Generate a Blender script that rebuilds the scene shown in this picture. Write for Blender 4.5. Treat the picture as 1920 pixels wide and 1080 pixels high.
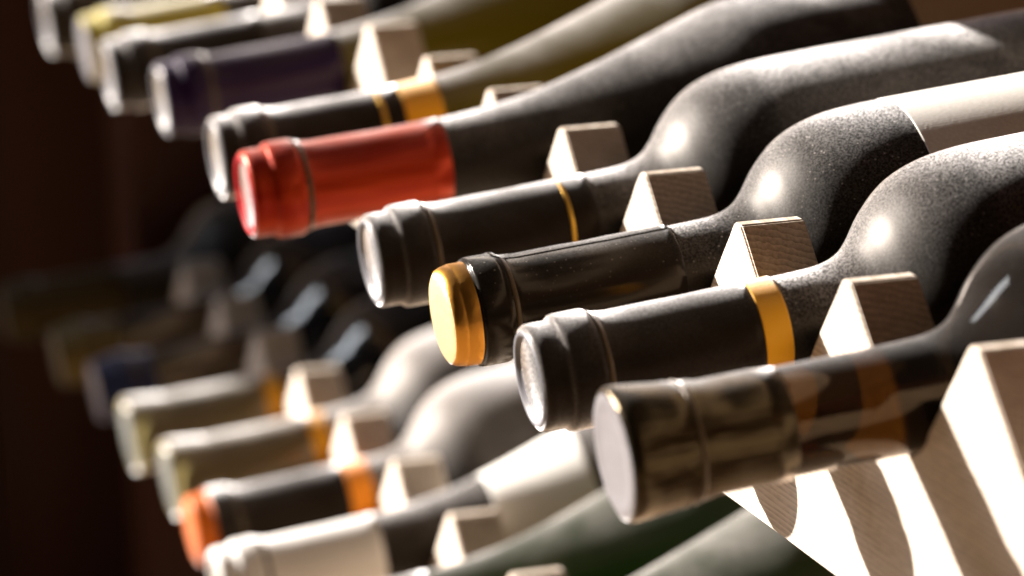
import bpy, bmesh, math, random
from mathutils import Vector, Matrix, Quaternion
random.seed(7)
scene = bpy.context.scene
for o in list(bpy.data.objects):
    bpy.data.objects.remove(o)
C = scene.collection

# ------------------------------------------------------------------ camera
cam_d = bpy.data.cameras.new('camera')
cam = bpy.data.objects.new('camera', cam_d)
C.objects.link(cam)
RX = Vector((0.27404699, 0.9608767, -0.04017719))
RY = Vector((0.18994901, -0.09503347, -0.97718371))     # image down
RZ = Vector((-0.94277125, 0.26016264, -0.20856122))     # forward
m = Matrix((RX, -RY, -RZ)).transposed().to_4x4()
m.translation = Vector((1.5441484, -0.36962063, 0.22662579))
cam.matrix_world = m
cam_d.sensor_width = 36.0
cam_d.lens = 137.298
cam_d.clip_start = 0.02
cam_d.clip_end = 100
cam_d.dof.use_dof = True
cam_d.dof.focus_distance = 1.165
cam_d.dof.aperture_fstop = 8.3
cam_d.dof.aperture_blades = 0
scene.camera = cam

# ------------------------------------------------------------------ light
w = bpy.data.worlds.new('World')
scene.world = w
w.use_nodes = True
bg = w.node_tree.nodes['Background']
bg.inputs[0].default_value = (0.62, 0.42, 0.27, 1)
bg.inputs[1].default_value = 0.02

TO_KEY = Vector((-0.97, -1.0, 0.56)).normalized()
key_d = bpy.data.lights.new('low_beam', 'SPOT')
key = bpy.data.objects.new('low_beam', key_d)
C.objects.link(key)
key.location = Vector((0.35, 0, -0.05)) + TO_KEY * 12
key.rotation_euler = TO_KEY.to_track_quat('Z', 'Y').to_euler()
key_d.energy = 46000
key_d.color = (1.0, 0.945, 0.89)
key_d.shadow_soft_size = 0.055
key_d.spot_size = math.radians(17)
key_d.spot_blend = 0.2

TO_WIN = Vector((-0.56, -0.71, 0.45)).normalized()
win_d = bpy.data.lights.new('window_light', 'AREA')
win = bpy.data.objects.new('window_light', win_d)
C.objects.link(win)
win.location = Vector((0, 0, -0.05)) + TO_WIN * 3.0
win.rotation_euler = TO_WIN.to_track_quat('Z', 'Y').to_euler()
win_d.shape = 'RECTANGLE'
win_d.size = 0.40
win_d.size_y = 1.5
win_d.energy = 42
win_d.color = (0.62, 0.77, 1.0)

vs = scene.view_settings
vs.view_transform = 'Standard'
vs.look = 'None'
vs.exposure = -0.35
vs.gamma = 1.0
vs.use_curve_mapping = False
scene.render.engine = 'CYCLES'
cy = scene.cycles
cy.use_denoising = True
cy.max_bounces = 8
cy.diffuse_bounces = 2
cy.glossy_bounces = 5
cy.transmission_bounces = 6
cy.sample_clamp_indirect = 6
cy.caustics_reflective = False
cy.caustics_refractive = False

# ------------------------------------------------------------------ helpers
def tag(o, label=None, cat=None, group=None, kind=None):
    if label: o['label'] = label
    if cat: o['category'] = cat
    if group: o['group'] = group
    if kind: o['kind'] = kind
    return o

def obj(name, me, mat, parent=None):
    o = bpy.data.objects.new(name, me)
    C.objects.link(o)
    if mat is not None:
        me.materials.append(mat)
    if parent is not None:
        o.parent = parent
    return o

def empty(name, loc=(0, 0, 0)):
    o = bpy.data.objects.new(name, None)
    o.empty_display_size = 0.02
    o.location = loc
    C.objects.link(o)
    return o

class NT:
    """tiny node-building helper"""
    def __init__(self, name):
        self.mat = bpy.data.materials.new(name)
        self.mat.use_nodes = True
        self.t = self.mat.node_tree
        self.t.nodes.clear()
    def n(self, typ, **kw):
        nd = self.t.nodes.new(typ)
        for k, v in kw.items():
            if k.startswith('i_'):
                key = k[2:]
                key = int(key) if key.isdigit() else key.replace('_', ' ')
                nd.inputs[key].default_value = v
            else:
                setattr(nd, k, v)
        return nd
    def l(self, a, b):
        self.t.links.new(a, b)
    def ramp(self, fac, stops):
        r = self.n('ShaderNodeValToRGB')
        e = r.color_ramp.elements
        e[0].position, e[0].color = stops[0][0], stops[0][1]
        e[1].position, e[1].color = stops[-1][0], stops[-1][1]
        for p, c in stops[1:-1]:
            q = e.new(p); q.color = c
        self.l(fac, r.inputs[0])
        return r
    def math(self, op, a, b=None, clamp=False):
        nd = self.n('ShaderNodeMath', operation=op, use_clamp=clamp)
        for i, x in enumerate((a, b)):
            if x is None: continue
            if isinstance(x, (int, float)): nd.inputs[i].default_value = x
            else: self.l(x, nd.inputs[i])
        return nd.outputs[0]

def g(v): return (v, v, v, 1)

def dusty(name, base, rough=0.15, metallic=0.0, dust=0.4, dust_col=(0.48, 0.42, 0.375, 1), speck=0.35,
          translucent=None, bump=0.0, bump_scale=(60, 60, 60), base2=None, spec=0.16, seed=0.0, coat=0.0, top=0.99, sheen=1.05, glassy=None, pw=2.0, sheen_rough=0.31, front=0.0, grain=False):
    """smooth coloured surface under a film of settled dust and grains"""
    t = NT(name)
    tc = t.n('ShaderNodeTexCoord')
    mp = t.n('ShaderNodeMapping')
    mp.inputs['Location'].default_value = (seed, seed * 1.7, seed * 0.3)
    t.l(tc.outputs['Object'], mp.inputs[0])
    co = mp.outputs[0]
    out = t.n('ShaderNodeOutputMaterial')
    p = t.n('ShaderNodeBsdfPrincipled')
    p.inputs['Base Color'].default_value = (*base, 1)
    p.inputs['Roughness'].default_value = rough
    p.inputs['Metallic'].default_value = metallic
    p.inputs['Specular IOR Level'].default_value = spec
    p.inputs['Coat Weight'].default_value = coat
    p.inputs['Coat Roughness'].default_value = 0.30
    p.inputs['Specular Tint'].default_value = (1.0, 0.80, 0.60, 1)
    if base2:
        mp2 = t.n('ShaderNodeMapping'); mp2.inputs['Scale'].default_value = bump_scale
        t.l(co, mp2.inputs[0])
        nz = t.n('ShaderNodeTexNoise', i_Scale=1.0, i_Detail=4.0)
        t.l(mp2.outputs[0], nz.inputs[0])
        r = t.ramp(nz.outputs[0], [(0.35, (*base, 1)), (0.65, (*base2, 1))])
        t.l(r.outputs[0], p.inputs['Base Color'])
    if bump:
        mp3 = t.n('ShaderNodeMapping'); mp3.inputs['Scale'].default_value = bump_scale
        t.l(co, mp3.inputs[0])
        nb = t.n('ShaderNodeTexNoise', i_Scale=1.0, i_Detail=3.0)
        t.l(mp3.outputs[0], nb.inputs[0])
        bp = t.n('ShaderNodeBump', i_Strength=bump, i_Distance=0.001)
        t.l(nb.outputs[0], bp.inputs['Height'])
        t.l(bp.outputs[0], p.inputs['Normal'])
    sh = p.outputs[0]
    if glassy:
        gl = t.n('ShaderNodeBsdfGlass', i_Color=(*glassy, 1), i_Roughness=0.02, i_IOR=1.45)
        gm = t.n('ShaderNodeMixShader', i_0=0.2)
        t.l(sh, gm.inputs[1]); t.l(gl.outputs[0], gm.inputs[2])
        sh = gm.outputs[0]
    if translucent:
        tr = t.n('ShaderNodeBsdfTranslucent', i_Color=(*translucent, 1))
        mx = t.n('ShaderNodeMixShader', i_0=0.45)
        t.l(sh, mx.inputs[1]); t.l(tr.outputs[0], mx.inputs[2])
        sh = mx.outputs[0]
    # dust film: patchy and streaky, plus fine grains, mostly on faces turned up, so the sides keep a shaded dark
    na = t.n('ShaderNodeTexNoise', i_Scale=38.0, i_Detail=5.0, i_Roughness=0.62)
    t.l(co, na.inputs[0])
    nf = t.n('ShaderNodeTexNoise', i_Scale=1500.0, i_Detail=2.0, i_Roughness=0.7)
    t.l(co, nf.inputs[0])
    ns = t.n('ShaderNodeTexNoise', i_Scale=14.0, i_Detail=3.0, i_Distortion=1.4)
    t.l(co, ns.inputs[0])
    smear = t.ramp(ns.outputs[0], [(0.36, g(0.50)), (0.58, g(1.14))])
    film0 = t.ramp(na.outputs[0], [(0.28, g(0.66)), (0.70, g(1.16))])
    film = t.math('MULTIPLY', smear.outputs[0], film0.outputs[0])
    fine = t.ramp(nf.outputs[0], [(0.40, g(0.22)), (0.62, g(1.9))] if grain else [(0.36, g(0.6)), (0.64, g(1.4))])
    f1 = t.math('MULTIPLY', film, fine.outputs[0])
    geo = t.n('ShaderNodeNewGeometry')
    sx = t.n('ShaderNodeSeparateXYZ'); t.l(geo.outputs['Normal'], sx.inputs[0])
    up = t.math('MULTIPLY_ADD', t.math('POWER', t.math('MAXIMUM', sx.outputs[2], 0.0), pw), top)
    up.node.inputs[2].default_value = 1.0 - top
    up = t.math('MAXIMUM', up, 0.02)
    if front:       # pale tone painted on front-turned faces, so lip steps look sunlit
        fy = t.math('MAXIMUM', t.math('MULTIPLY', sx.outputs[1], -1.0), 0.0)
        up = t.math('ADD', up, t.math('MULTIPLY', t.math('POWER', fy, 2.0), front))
    f2 = t.math('MULTIPLY', f1, up)
    f3 = t.math('MULTIPLY', f2, dust)
    # loose grains
    vo = t.n('ShaderNodeTexVoronoi', i_Scale=620.0)
    t.l(co, vo.inputs[0])
    vr = t.ramp(vo.outputs['Distance'], [(0.10, g(1.0)), (0.24, g(0.0))])
    vs_ = t.n('ShaderNodeSeparateColor'); t.l(vo.outputs['Color'], vs_.inputs[0])
    pick = t.math('GREATER_THAN', vs_.outputs[0], 0.62)
    gr = t.math('MULTIPLY', vr.outputs[0], pick)
    gr2 = t.math('MULTIPLY', gr, t.math('MULTIPLY', up, speck))
    fac = t.math('ADD', f3, gr2, clamp=True)
    df = t.n('ShaderNodeBsdfDiffuse', i_Color=dust_col, i_Roughness=0.6)
    mix = t.n('ShaderNodeMixShader')
    t.l(fac, mix.inputs[0]); t.l(sh, mix.inputs[1]); t.l(df.outputs[0], mix.inputs[2])
    # fuzz of the dust: catches light at grazing angles
    sc_ = t.math('MULTIPLY', f1, sheen * 2.3)
    cc = t.n('ShaderNodeCombineColor')
    for i_ in range(3):
        t.l(t.math('MULTIPLY', sc_, (1.0, 0.96, 0.94)[i_]), cc.inputs[i_])
    shn = t.n('ShaderNodeBsdfSheen', i_Roughness=sheen_rough)
    t.l(cc.outputs[0], shn.inputs[0])
    add = t.n('ShaderNodeAddShader')
    t.l(mix.outputs[0], add.inputs[0]); t.l(shn.outputs[0], add.inputs[1])
    t.l(add.outputs[0], out.inputs[0])
    return t.mat

def wood(name, light, dark, axis_scale=(1.2, 60, 60), rough=0.62, pores=True, ring=180.0):
    t = NT(name)
    tc = t.n('ShaderNodeTexCoord')
    mp = t.n('ShaderNodeMapping'); mp.inputs['Scale'].default_value = axis_scale
    t.l(tc.outputs['Object'], mp.inputs[0])
    n1 = t.n('ShaderNodeTexNoise', i_Scale=1.0, i_Detail=6.0, i_Roughness=0.6)
    t.l(mp.outputs[0], n1.inputs[0])
    # growth rings round the length of the plank: shown as lines on faces, arcs on cut ends
    mp2 = t.n('ShaderNodeMapping')
    mp2.inputs['Location'].default_value = (0, 0.03, 0.16)
    mp2.inputs['Scale'].default_value = (0.06, 1, 1)
    t.l(tc.outputs['Object'], mp2.inputs[0])
    wv = t.n('ShaderNodeTexWave', wave_type='RINGS', rings_direction='X', wave_profile='SAW',
             i_Scale=ring, i_Distortion=3.2, i_Detail=3.0)
    wv.inputs['Detail Scale'].default_value = 2.0
    t.l(mp2.outputs[0], wv.inputs[0])
    mp4 = t.n('ShaderNodeMapping'); mp4.inputs['Scale'].default_value = (160, 900, 900)
    t.l(tc.outputs['Object'], mp4.inputs[0])
    n3 = t.n('ShaderNodeTexNoise', i_Scale=1.0, i_Detail=3.0, i_Roughness=0.7)
    t.l(mp4.outputs[0], n3.inputs[0])
    a = t.math('MULTIPLY', wv.outputs['Fac'], 0.22)
    b = t.math('MULTIPLY', n1.outputs[0], 0.42)
    c = t.math('MULTIPLY', n3.outputs[0], 0.48)
    s = t.math('ADD', a, b); s = t.math('ADD', s, c)
    r = t.ramp(s, [(0.40, (*dark, 1)), (0.68, (*light, 1))])
    p = t.n('ShaderNodeBsdfPrincipled')
    p.inputs['Roughness'].default_value = rough
    p.inputs['Specular IOR Level'].default_value = 0.3
    t.l(r.outputs[0], p.inputs['Base Color'])
    bp = t.n('ShaderNodeBump', i_Strength=0.35, i_Distance=0.0006)
    t.l(s, bp.inputs['Height'])
    t.l(bp.outputs[0], p.inputs['Normal'])
    out = t.n('ShaderNodeOutputMaterial')
    t.l(p.outputs[0], out.inputs[0])
    return t.mat

def paper(name, col, rib=0.0, rough=0.75):
    t = NT(name)
    tc = t.n('ShaderNodeTexCoord')
    sep = t.n('ShaderNodeSeparateXYZ'); t.l(tc.outputs['Object'], sep.inputs[0])
    at = t.math('ARCTAN2', sep.outputs[0], sep.outputs[1])
    mul = t.math('MULTIPLY', at, 240.0)
    sn = t.math('SINE', mul)
    nz = t.n('ShaderNodeTexNoise', i_Scale=900.0, i_Detail=3.0)
    t.l(tc.outputs['Object'], nz.inputs[0])
    h = t.math('MULTIPLY', sn, rib)
    h2 = t.math('ADD', h, nz.outputs[0])
    r = t.ramp(nz.outputs[0], [(0.3, (col[0] * .86, col[1] * .85, col[2] * .83, 1)), (0.7, (*col, 1))])
    p = t.n('ShaderNodeBsdfPrincipled')
    p.inputs['Roughness'].default_value = rough
    p.inputs['Specular IOR Level'].default_value = 0.2
    t.l(r.outputs[0], p.inputs['Base Color'])
    bp = t.n('ShaderNodeBump', i_Strength=0.35, i_Distance=0.0001)
    t.l(h2, bp.inputs['Height']); t.l(bp.outputs[0], p.inputs['Normal'])
    out = t.n('ShaderNodeOutputMaterial'); t.l(p.outputs[0], out.inputs[0])
    return t.mat

M = {}
M['pine'] = wood('pale_pine', (0.80, 0.68, 0.56), (0.42, 0.325, 0.24))
M['rail'] = wood('rail_pine', (0.50, 0.36, 0.24), (0.28, 0.18, 0.11))
M['dark_wood'] = wood('dark_stained_wood', (0.085, 0.026, 0.012), (0.030, 0.010, 0.006), axis_scale=(30, 30, 1.0), rough=0.55)
M['back_wood'] = wood('brown_back_panel', (0.06, 0.03, 0.015), (0.03, 0.014, 0.008), axis_scale=(30, 30, 1.5), rough=0.7)
M['floor'] = wood('floor_boards', (0.33, 0.24, 0.16), (0.23, 0.16, 0.10), axis_scale=(1, 14, 14), rough=0.6, ring=30.0)
M['glass_black'] = dusty('dusty_black_glass', (0.003, 0.0025, 0.002), rough=0.44, dust=0.24, speck=0.6, spec=0.16, coat=0.0, grain=True, pw=1.8, sheen=1.3)
M['glass_black_sparkle'] = dusty('grainy_black_glass', (0.003, 0.003, 0.0025), rough=0.44, spec=0.17, coat=0.0, grain=True, pw=1.8, sheen=1.3, dust=0.20, speck=1.3, seed=3.1)
M['glass_clean'] = dusty('clean_dark_glass', (0.006, 0.004, 0.0025), rough=0.05, dust=0.03, speck=0.10, seed=1.2, coat=0.0, sheen=0.35, spec=0.24, glassy=(0.62, 0.36, 0.09))
M['glass_pale_dust'] = dusty('thickly_dusted_glass', (0.003, 0.003, 0.003), rough=0.5, dust=0.56, speck=0.2, spec=0.2, seed=9.9, pw=1.2, top=0.98, sheen=1.6)
M['glass_smooth'] = dusty('smooth_black_glass', (0.003, 0.003, 0.003), rough=0.13, dust=0.06, speck=0.1, spec=1.0, seed=9.1, sheen=0.6, coat=0.0)
M['glass_green'] = dusty('green_glass', (0.006, 0.020, 0.003), rough=0.3, dust=0.34, speck=0.25, seed=5.0, pw=1.0, spec=0.12, translucent=(0.04, 0.13, 0.01))
M['glass_olive'] = dusty('olive_glass', (0.030, 0.026, 0.003), rough=0.10, dust=0.26, speck=0.25, seed=2.3, translucent=(0.30, 0.23, 0.02))
M['glass_rim'] = dusty('greenish_glass_rim', (0.12, 0.13, 0.10), rough=0.22, dust=0.05, speck=0.1, spec=0.8, sheen=0.5, coat=0.8, translucent=(0.16, 0.24, 0.13))
M['glass_pale'] = dusty('pale_clear_glass', (0.09, 0.066, 0.022), rough=0.2, coat=0.8, dust=0.10, speck=0.1, seed=4.0, spec=0.5, sheen=2.2, translucent=(0.36, 0.29, 0.11))
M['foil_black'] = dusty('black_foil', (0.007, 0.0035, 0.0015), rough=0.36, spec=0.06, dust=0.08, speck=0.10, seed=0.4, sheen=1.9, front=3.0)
M['foil_black_gloss'] = dusty('glossy_black_foil', (0.008, 0.006, 0.004), rough=0.17, dust=0.06, speck=0.6, seed=8.0, sheen=0.35, spec=0.14, bump=0.25, bump_scale=(90, 90, 20))
M['foil_red'] = dusty('red_foil', (0.25, 0.010, 0.002), rough=0.28, metallic=0.25, dust=0.05, speck=0.05, seed=1.9,
                      base2=(0.38, 0.032, 0.004), bump=0.6, bump_scale=(130, 130, 14), dust_col=(0.75, 0.42, 0.38, 1), sheen=0.4)
M['foil_red_end'] = dusty('red_foil_end', (0.42, 0.010, 0.014), rough=0.50, metallic=0.0, spec=0.06, dust=0.02, speck=0.05, bump=0.5, bump_scale=(220, 220, 60), dust_col=(0.8, 0.5, 0.5, 1), sheen=0.05)
M['foil_purple'] = dusty('purple_foil', (0.010, 0.0025, 0.023), rough=0.30, dust=0.03, speck=0.1, seed=2.9, sheen=0.25)
M['foil_blue'] = dusty('navy_foil', (0.008, 0.017, 0.065), rough=0.35, dust=0.08, speck=0.1)
M['foil_white'] = dusty('white_foil', (0.66, 0.62, 0.57), rough=0.45, dust=0.15, speck=0.05)
M['foil_olive'] = dusty('crinkled_olive_foil', (0.017, 0.011, 0.004), rough=0.18, metallic=0.6, dust=0.03, sheen=0.5, spec=0.3, speck=0.15, seed=6.2,
                        base2=(0.034, 0.024, 0.009), bump=0.28, bump_scale=(800, 800, 25))
M['foil_silver_end'] = dusty('silvery_foil_end', (0.16, 0.147, 0.15), rough=0.45, metallic=0.1, dust=0.15, speck=0.1, bump=0.4, bump_scale=(260, 260, 260), sheen=0.1)
M['foil_gray_end'] = dusty('grey_foil_end', (0.145, 0.14, 0.15), rough=0.42, spec=0.25, dust=0.15, speck=0.12, seed=7.7, sheen=0.1)
M['foil_brass'] = dusty('dull_brass_foil', (0.11, 0.08, 0.028), rough=0.42, metallic=0.3, dust=0.08, sheen=0.3, speck=0.1)
M['foil_dull'] = dusty('dull_brown_foil', (0.035, 0.024, 0.007), rough=0.45, dust=0.05, speck=0.05, sheen=0.2)
M['foil_yellow_olive'] = dusty('yellow_olive_foil', (0.34, 0.27, 0.02), rough=0.4, metallic=0.1, dust=0.25, speck=0.05)
M['foil_orange'] = dusty('orange_foil', (0.48, 0.095, 0.004), rough=0.4, dust=0.04, sheen=0.3, speck=0.05)
M['gold_side'] = dusty('gold_foil_side', (0.64, 0.29, 0.045), rough=0.32, metallic=0.9, dust=0.02, speck=0.15, bump=0.3, bump_scale=(160, 160, 160), sheen=0.15)
M['gold'] = dusty('polished_gold_foil', (0.80, 0.58, 0.29), rough=0.42, metallic=0.7, dust=0.06, speck=0.4, bump=0.5, bump_scale=(160, 160, 160), dust_col=(0.75, 0.62, 0.45, 1), sheen=0.1)
M['ring_yellow'] = dusty('yellow_print', (0.72, 0.33, 0.010), rough=0.42, dust=0.10, speck=0.08, dust_col=(0.75, 0.66, 0.55, 1))
M['ring_gold'] = dusty('thin_gold_line', (0.62, 0.34, 0.04), rough=0.3, metallic=0.5, dust=0.06, speck=0.05)
M['ring_orange'] = dusty('orange_print', (0.78, 0.24, 0.012), rough=0.42, dust=0.08, speck=0.05)
M['amber'] = dusty('amber_print', (0.90, 0.40, 0.012), rough=0.35, dust=0.08, speck=0.05, translucent=(0.7, 0.35, 0.03))
M['crease'] = dusty('foil_crease', (0.05, 0.032, 0.014), rough=0.3, dust=0.10, speck=0.1)
M['label_white'] = paper('ribbed_white_paper', (0.86, 0.81, 0.74), rib=0.12)
M['label_cream'] = paper('cream_paper', (0.62, 0.50, 0.33), rib=0.0)

# ------------------------------------------------------------------ bottles
SEG = 96
def smooth_profile(pts, n=8):
    """Catmull-Rom through (d, r) points"""
    out = []
    P = [pts[0]] + list(pts) + [pts[-1]]
    for i in range(1, len(P) - 2):
        p0, p1, p2, p3 = P[i - 1], P[i], P[i + 1], P[i + 2]
        for k in range(n):
            t = k / n
            q = []
            for a in (0, 1):
                q.append(0.5 * (2 * p1[a] + (p2[a] - p0[a]) * t + (2 * p0[a] - 5 * p1[a] + 4 * p2[a] - p3[a]) * t * t
                                + (3 * p1[a] - p0[a] - 3 * p2[a] + p3[a]) * t ** 3))
            out.append(tuple(q))
    out.append(pts[-1])
    return out

def lathe(name, prof, L, jitter=0.0, seg=SEG, arc=None):
    """prof: (distance from the mouth end in mm, radius in mm); bottle stands on its base at local z = 0"""
    bm = bmesh.new()
    rings = []
    full = arc is None
    a0, a1 = (0, 2 * math.pi) if full else arc
    cols = seg if full else seg // 2
    for d, r in prof:
        z = (L - d) / 1000
        if r < 1e-4:
            rings.append([bm.verts.new((0, 0, z))])
        else:
            rg = []
            for i in range(cols if full else cols + 1):
                a = a0 + (a1 - a0) * i / cols
                rr = r / 1000
                if jitter:
                    rr += jitter / 1000 * (math.sin(a * 3 + d * .21) * .5 + math.sin(a * 7 - d * .33) * .3 + math.sin(a * 13 + d * 1.1) * .2)
                rg.append(bm.verts.new((rr * math.cos(a), rr * math.sin(a), z)))
            rings.append(rg)
    for A, B in zip(rings, rings[1:]):
        if len(A) == 1 and len(B) == 1: continue
        n = max(len(A), len(B))
        rng = n if full else n - 1
        for i in range(rng):
            j = (i + 1) % n
            if len(A) == 1: bm.faces.new((A[0], B[j], B[i]))
            elif len(B) == 1: bm.faces.new((A[i], A[j], B[0]))
            else: bm.faces.new((A[i], A[j], B[j], B[i]))
    bmesh.ops.recalc_face_normals(bm, faces=bm.faces)
    for f in bm.faces: f.smooth = True
    me = bpy.data.meshes.new(name)
    bm.to_mesh(me); bm.free()
    return me

def glass_profile(kind, L, rb):
    base = [(L - 14, rb), (L - 5, rb - .6), (L - 1.2, rb - 3), (L, rb - 6), (L - 1, rb - 9), (L - 16, rb * .45), (L - 24, rb * .2), (L - 26, 0)]
    if kind == 'bordeaux':
        neck = [(1.5, 0), (1.5, 13.2), (3, 14.2), (9, 14.8), (11, 15.6), (18, 15.6), (20, 14.8)]
        sh = smooth_profile([(20, 14.8), (60, 14.9), (84, 15.2), (93, 16.0), (99, 18.4), (104, 23.0), (110, 30.0), (118, 36.4), (128, rb - 1.9), (140, rb - .3), (155, rb), (180, rb)])
    elif kind == 'burgundy':
        neck = [(1.5, 0), (1.5, 13.2), (3, 14.2), (9, 14.8), (11, 15.6), (18, 15.6), (20, 14.8)]
        sh = smooth_profile([(20, 14.8), (60, 15.0), (78, 15.7), (92, 17.0), (108, 19.4), (130, 25.0), (150, 31.2), (165, 36.0), (180, rb - 1.6), (196, rb - .2), (215, rb), (235, rb)])
    else:   # flared mouth
        neck = [(1.5, 0), (1.5, 14.6), (3, 16.0), (8, 16.2), (20, 15.8)]
        sh = smooth_profile([(20, 15.8), (40, 15.1), (60, 15.2), (84, 15.9), (95, 17.2), (101, 19.6), (106, 24.0), (112, 31.0), (120, 37.2), (130, rb - 1.7), (142, rb - .2), (155, rb), (180, rb)])
    return neck + sh + base

# capsule outlines (mm from the end, mm radius)
CAPS = {
    'stepped': [(0.5, 14.1), (0.9, 14.9), (1.8, 15.5), (4, 15.55), (7.7, 15.55), (8.3, 15.7), (8.9, 16.3), (9.4, 16.8), (10.4, 17.05), (17.6, 17.05), (18.6, 16.85), (19.6, 16.0), (20.6, 15.55), (23, 15.45)],
    'beveled': [(0.5, 14.1), (0.9, 14.7), (2.2, 15.3), (4.1, 15.75), (4.5, 15.7), (4.8, 15.95), (7.6, 16.0), (8.4, 16.1), (9.3, 16.75), (10.4, 17.0), (17.4, 17.0), (18.6, 16.8), (19.8, 16.0), (21, 15.55), (23, 15.45)],
    'flared': [(0.4, 16.6), (0.9, 17.6), (1.8, 18.1), (4, 18.2), (9, 17.7), (15, 17.0), (17, 16.9), (18.5, 16.5), (20, 16.25), (23, 16.1)],
    'round': [(0.4, 15.0), (1.0, 16.2), (2.2, 17.2), (4, 17.6), (8, 17.5), (14, 16.8), (20, 16.2), (23, 16.0)],
}
ENDS = {
    'dished': [(1.9, 0), (1.8, 7.0), (1.6, 11.4), (0.9, 12.4), (0.2, 13.0), (0.0, 13.6), (0.5, 14.1)],
    'flat': [(0.5, 0), (0.5, 8), (0.45, 12.4), (0.1, 13.6), (0.0, 14.4), (0.1, 15.8), (0.4, 16.6)],
    'domed': [(-0.9, 0), (-0.8, 6), (-0.4, 11), (-0.1, 13), (0.5, 14.1)],
    'soft': [(0.6, 0), (0.5, 9), (0.1, 13), (0.0, 14), (0.4, 15.0)],
}

def neck_r(kind, d):
    prof = glass_profile(kind, 315, 42)
    prof = [q for q in prof if q[0] >= 19 and q[0] < 280]
    for a, b in zip(prof, prof[1:]):
        if a[0] <= d <= b[0] and b[0] > a[0]:
            return a[1] + (b[1] - a[1]) * (d - a[0]) / (b[0] - a[0])
    return 15

def make_bottle(label, capC, pitch, yaw, kind, glass, cap, end, foil, foil_end, foil_mat, end_mat,
                bands=(), label_part=None, group=None, rb=42.0, L=315, nscale=1.0, jitter=0.11, split=None, crease=True, roll=0.0, seam=False):
    t, y = math.radians(pitch), math.radians(yaw)
    dv = Vector((math.sin(y) * math.cos(t), math.cos(y) * math.cos(t), math.sin(t)))
    root = empty('wine_bottle')
    root.rotation_mode = 'QUATERNION'
    root.rotation_quaternion = (-dv).to_track_quat('Z', 'X') @ Quaternion((0, 0, 1), roll)
    root.location = Vector(capC) / 1000 + dv * (L / 1000)
    tag(root, label, 'wine bottle', group)
    obj('glass_body', lathe('glass_body', glass_profile(kind, L, rb), L), M[glass], root)
    cp = list(CAPS[cap])
    off = 0.32
    tail = [(d, max(neck_r(kind, d) + off + (.35 if cap in ('flared', 'round') else 0), 0)) for d in [26, 32, 40, 48, 56, 64, 72, 80, 88] if d < foil_end - 2]
    tail += [(foil_end - .3, neck_r(kind, foil_end) + off), (foil_end, neck_r(kind, foil_end) - .1)]
    prof = cp + tail
    if split:       # cap of another colour: first part of the capsule up to `split` mm
        sp, smat = split
        a = [q for q in prof if q[0] <= sp]; b = [q for q in prof if q[0] > sp]
        e2 = b[0]
        cur = (sp, a[-1][1])
        cb = obj('capsule', lathe('capsule', [(sp - .4, a[-1][1] - .4), (sp, a[-1][1] + .35), (sp + .6, a[-1][1] + .5)] + [(d, r + .1) for d, r in b], L, jitter), M[foil_mat], root)
        ct = obj('capsule_cap', lathe('capsule_cap', a + [cur], L, jitter * 1.5), M[smat], root)
        obj('capsule_end', lathe('capsule_end', ENDS[end], L, jitter), M[end_mat], ct)
    else:
        cb = obj('capsule', lathe('capsule', prof, L, jitter), M[foil_mat], root)
        obj('capsule_end', lathe('capsule_end', ENDS[end], L, jitter), M[end_mat], cb)
    if crease:
        r = 16.5 if cap in ('flared', 'round') else 16.1
        obj('crease', lathe('crease', [(19.4, r - .5), (19.7, r + .32), (20.6, r - .12), (21.4, r - .5), (21.8, r - .9)], L, jitter), M['crease'], cb)
    if seam:        # overlap of the foil running along the neck
        sp_ = [q for q in prof if q[0] > 10.5 and q[0] < foil_end - 1]
        pr = [(sp_[0][0], sp_[0][1] - .2)] + [(d, r + .42) for d, r in sp_] + [(foil_end - .6, sp_[-1][1] + .42), (foil_end - .5, sp_[-1][1] - .2)]
        obj('seam', lathe('seam', pr, L, jitter * 1.3, arc=(math.radians(-9), math.radians(30))), M[foil_mat], cb)
    for (d0, d1, bmat) in bands:
        pr = [(d0, neck_r(kind, d0) + .1), (d0 + .15, neck_r(kind, d0) + off + .14)]
        if d1 - d0 > 3:
            pr.append((d0 + .6, neck_r(kind, d0 + .6) + off + .14))
        n = max(2, int((d1 - d0) / 3))
        for i in range(1, n):
            d = d0 + (d1 - d0) * i / n
            pr.append((d, neck_r(kind, d) + off + .14))
        if d1 - d0 > 3:
            pr.append((d1 - .6, neck_r(kind, d1 - .6) + off + .14))
        pr += [(d1 - .15, neck_r(kind, d1) + off + .14), (d1, neck_r(kind, d1) + .1)]
        obj('band', lathe('band', pr, L), M[bmat], root)
    if label_part:
        d0, d1, lm = label_part
        prof = [q for q in glass_profile(kind, L, rb)]
        def rr(d):
            for a, b in zip(prof, prof[1:]):
                if a[0] <= d <= b[0] and b[0] > a[0] and a[0] > 19: return a[1] + (b[1] - a[1]) * (d - a[0]) / (b[0] - a[0])
            return rb
        pr = [(d0, rr(d0) + .02), (d0 + .06, rr(d0) + .18), (d0 + .3, rr(d0 + .3) + .2), (d0 + .8, rr(d0 + .8) + .2)] + [(d0 + (d1 - d0) * i / 16, rr(d0 + (d1 - d0) * i / 16) + .2) for i in range(1, 17)] + [(d1 + .1, rr(d1) + .02)]
        obj('label', lathe('label', pr, L), M[lm], root)
    return root

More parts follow.
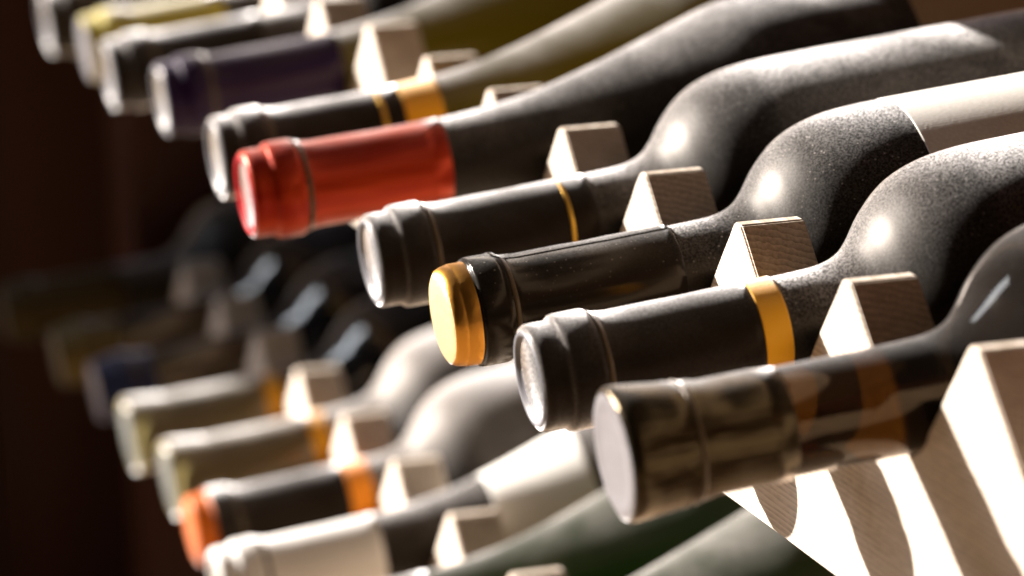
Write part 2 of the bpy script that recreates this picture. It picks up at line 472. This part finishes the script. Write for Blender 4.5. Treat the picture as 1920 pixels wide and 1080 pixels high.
BU = 'bottles lying in the upper notched board'
BL = 'bottles lying in the lower notched board'
make_bottle('nearest wine bottle with crinkled olive foil and silvery white end', (598, -83.3, -30.2), 5.0, 0, 'bordeaux', 'glass_clean',
            'flared', 'flat', None, 47, 'foil_olive', 'foil_silver_end', group=BU, jitter=0.16)
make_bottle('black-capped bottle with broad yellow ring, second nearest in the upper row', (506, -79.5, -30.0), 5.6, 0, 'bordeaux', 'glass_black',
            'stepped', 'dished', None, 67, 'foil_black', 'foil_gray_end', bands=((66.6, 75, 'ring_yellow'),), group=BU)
make_bottle('black bottle with shiny gold cap end and ribbed white label', (414, -80.5, -30.7), 5.1, 0, 'bordeaux', 'glass_black_sparkle',
            'beveled', 'domed', None, 75, 'foil_black_gloss', 'gold', split=(9.0, 'gold_side'), seam=True, label_part=(152, 262, 'label_white'), group=BU)
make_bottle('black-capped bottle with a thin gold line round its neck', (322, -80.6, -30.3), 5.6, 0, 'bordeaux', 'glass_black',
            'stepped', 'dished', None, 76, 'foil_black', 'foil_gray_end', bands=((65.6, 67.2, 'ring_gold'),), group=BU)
make_bottle('sloping-shouldered bottle with bright red foil capsule', (230, -102.3, -21.7), 4.3, 0, 'burgundy', 'glass_black',
            'stepped', 'dished', None, 72, 'foil_red', 'foil_red_end', label_part=(243, 294, 'label_cream'), group=BU)
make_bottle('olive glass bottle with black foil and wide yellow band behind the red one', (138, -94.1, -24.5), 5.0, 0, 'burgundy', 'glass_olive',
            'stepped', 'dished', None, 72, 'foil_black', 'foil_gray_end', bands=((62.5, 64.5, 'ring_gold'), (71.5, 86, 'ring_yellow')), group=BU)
make_bottle('blurred bottle with dark purple foil capsule', (-46, -79.8, -30.6), 5.6, 0, 'burgundy', 'glass_olive',
            'stepped', 'dished', None, 77, 'foil_purple', 'foil_gray_end', group=BU)
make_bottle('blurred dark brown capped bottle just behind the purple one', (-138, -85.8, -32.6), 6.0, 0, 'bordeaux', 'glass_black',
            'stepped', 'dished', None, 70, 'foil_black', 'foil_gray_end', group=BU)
make_bottle('blurred bottle with yellow streak along its olive foil, top left', (-230, -79.9, -33.8), 6.2, 0, 'bordeaux', 'glass_black',
            'stepped', 'soft', None, 66, 'foil_yellow_olive', 'foil_silver_end', group=BU)
make_bottle('farthest upper bottle, only its dark cap showing at top left', (-322, -83.6, -33.3), 6.2, 0, 'bordeaux', 'glass_black',
            'stepped', 'dished', None, 70, 'foil_black', 'foil_gray_end', group=BU)
# lower row
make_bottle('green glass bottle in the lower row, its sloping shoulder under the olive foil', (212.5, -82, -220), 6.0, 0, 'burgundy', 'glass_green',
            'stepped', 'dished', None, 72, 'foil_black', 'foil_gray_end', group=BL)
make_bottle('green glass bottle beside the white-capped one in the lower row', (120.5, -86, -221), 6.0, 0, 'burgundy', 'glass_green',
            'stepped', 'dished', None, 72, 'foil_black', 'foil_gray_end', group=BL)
make_bottle('dark bottle with white foil capsule and white shoulder label', (28.5, -82, -220.9), 6.0, 0, 'burgundy', 'glass_black',
            'stepped', 'dished', None, 69, 'foil_white', 'foil_white', label_part=(117, 158, 'label_white'), group=BL)
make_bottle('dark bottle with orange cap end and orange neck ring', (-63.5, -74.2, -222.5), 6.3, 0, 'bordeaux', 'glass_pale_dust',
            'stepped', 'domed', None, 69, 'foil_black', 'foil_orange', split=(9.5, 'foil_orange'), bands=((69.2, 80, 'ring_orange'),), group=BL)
make_bottle('pale-necked bottle with amber band beside the orange-capped one', (-155.5, -67.1, -222.5), 6.5, 0, 'flared', 'glass_pale_dust',
            'flared', 'soft', None, 70, 'glass_pale', 'glass_rim', bands=((57, 76, 'amber'),), group=BL, crease=False)
make_bottle('pale-necked bottle with amber band beside the navy-capped one', (-247.5, -68.4, -223.2), 6.5, 0, 'flared', 'glass_smooth',
            'flared', 'soft', None, 70, 'glass_pale', 'glass_rim', bands=((57, 76, 'amber'),), group=BL, crease=False)
make_bottle('shaded dark bottle with navy blue capsule', (-339.5, -67.7, -222.0), 6.5, 0, 'bordeaux', 'glass_smooth',
            'stepped', 'soft', None, 30, 'foil_blue', 'foil_blue', group=BL)
make_bottle('shaded dark bottle with dull brass capsule', (-431.5, -72.2, -223.9), 6.5, 0, 'bordeaux', 'glass_smooth',
            'stepped', 'soft', None, 34, 'foil_brass', 'foil_brass', group=BL)
make_bottle('darkest bottle, cut by the left edge of the picture', (-523.5, -85.7, -217.7), 5.3, 0, 'bordeaux', 'glass_black',
            'stepped', 'soft', None, 66, 'foil_dull', 'foil_dull', group=BL)

# ------------------------------------------------------------------ rack
P = 0.092
def notched_board(name, n0, n1, shift, y0, ztop, height, th, tipw=0.0055):
    """plank on edge, V notches with rounded bottoms, one pitch apart"""
    pts = []
    def V(x, z): pts.append((x, z))
    rnd = random.Random(int(ztop * 1000) + 11)
    tips = {n: ((n + shift) * P + rnd.uniform(-.0008, .0008), rnd.uniform(-.0004, .0004)) for n in range(n0, n1 + 1)}
    x_l = tips[n0][0] - 0.03; x_r = tips[n1][0] + 0.03
    V(x_l, ztop - height); V(x_l, ztop - 0.0005)
    r = 0.0105
    for n in range(n0, n1 + 1):
        tx, dz = tips[n]
        h = tipw / 2 * rnd.uniform(.9, 1.1)
        if n > n0: V(tx - h, ztop + dz)
        V(tx + h, ztop + dz)
        if n < n1:
            nx = tips[n + 1][0] - tipw / 2
            cx = (tx + h + nx) / 2
            half = (nx - tx - h) / 2
            za = ztop - half            # apex of the 45 degree V
            zc = za + r * math.sqrt(2)
            z_t = zc + r * math.sin(math.radians(225))
            x_t = cx + r * math.cos(math.radians(225))
            x_s, z_s = tx + h, ztop + dz
            for q in range(1, 7):
                u = q / 7
                e = rnd.uniform(-.00016, .00016)
                V(x_s + (x_t - x_s) * u + e, z_s + (z_t - z_s) * u + e)
            for k in range(9):
                a = math.radians(225 + 90 * k / 8)
                V(cx + r * math.cos(a), zc + r * math.sin(a))
            x_t = cx + r * math.cos(math.radians(315))
            x_e, z_e = tips[n + 1][0] - tipw / 2, ztop + tips[n + 1][1]
            for q in range(1, 7):
                u = q / 7
                e = rnd.uniform(-.00016, .00016)
                V(x_t + (x_e - x_t) * u - e, z_t + (z_e - z_t) * u + e)
    V(x_r, ztop - 0.0005); V(x_r, ztop - height)
    bm = bmesh.new()
    f = [bm.verts.new((x, y0, z)) for x, z in pts]
    b = [bm.verts.new((x, y0 + th, z)) for x, z in pts]
    N = len(pts)
    # front and back filled by strips from each outline point down to the lower edge
    bm.faces.new(f); bm.faces.new(list(reversed(b)))
    for i in range(N):
        j = (i + 1) % N
        bm.faces.new((f[i], b[i], b[j], f[j]))
    bmesh.ops.recalc_face_normals(bm, faces=bm.faces)
    sharp = [e for e in bm.edges if len(e.link_faces) == 2 and e.calc_face_angle(0) > 0.5]
    bmesh.ops.bevel(bm, geom=sharp, offset=0.0006, segments=2, affect='EDGES', clamp_overlap=True)
    bmesh.ops.triangulate(bm, faces=[f_ for f_ in bm.faces if len(f_.verts) > 4])
    me = bpy.data.meshes.new(name); bm.to_mesh(me); bm.free()
    return me

def box(name, a, b, bev=0.001):
    bm = bmesh.new()
    bmesh.ops.create_cube(bm, size=1)
    for v in bm.verts:
        v.co = Vector([a[i] + (b[i] - a[i]) * (v.co[i] + .5) for i in range(3)])
    if bev:
        bmesh.ops.bevel(bm, geom=list(bm.edges), offset=bev, segments=2, affect='EDGES')
    me = bpy.data.meshes.new(name); bm.to_mesh(me); bm.free()
    return me

rack = empty('wine_rack', (0, 0.1, -0.9))
tag(rack, 'pale wooden wine rack with rows of notched boards holding the bottles', 'wine rack')
def rpart(name, me, mat):
    o = obj(name, me, mat, rack)
    o.location = (0, -0.1, 0.9)
    return o
TH = 0.0203
ZL = -0.1894
rpart('notched_board', notched_board('notched_board', -6, 10, 0.0, 0.0, 0.0, 0.0890, TH), M['pine'])
rpart('notched_board', notched_board('notched_board', 2, 18, -8.1945, 0.006, ZL, 0.0890, TH), M['pine'])
rpart('notched_board', notched_board('notched_board', -6, 10, 0.0, 0.0, 0.1894, 0.0890, TH), M['pine'])
for z in (-0.041, ZL - 0.040):
    rpart('rear_rail', box('rear_rail', (-0.60, 0.185, z - 0.045), (0.95, 0.205, z)), M['rail'])
# back of the rack: separate vertical boards
x = -0.60
while x < 0.95:
    wd = 0.118
    rpart('back_board', box('back_board', (x, 0.300, -0.75), (x + wd - 0.003, 0.316, 0.32), 0.0015), M['back_wood'])
    x += wd

# ------------------------------------------------------------------ uprights, floor, dark wooden wall beyond the end of the rack
FZ = -0.62
for x0, x1 in ((-0.632, -0.553), (0.955, 0.985)):
    rpart('upright', box('upright', (x0, -0.005, FZ), (x1, 0.320, 0.34), 0.0015), M['dark_wood'])
fl = obj('floor', box('floor', (-6, -6, FZ - 0.05), (6, 6, FZ), 0), M['floor'])
fl['kind'] = 'structure'
wall = empty('wall', (-0.89, 0, FZ))
wall['kind'] = 'structure'
WT = 0.275 - FZ
bk = obj('wall_backing', box('wall_backing', (-0.02, -0.705, 0.001), (0, 0.655, WT - 0.002), 0), M['dark_wood'], wall)
y = -0.71
for i in range(12):
    wd = 0.11
    pl = obj('plank', box('plank', (0.0005, 0, 0.001), (0.022, wd - 0.002, WT), 0.002), M['dark_wood'], wall)
    pl.location = (0, y, 0)
    y += wd
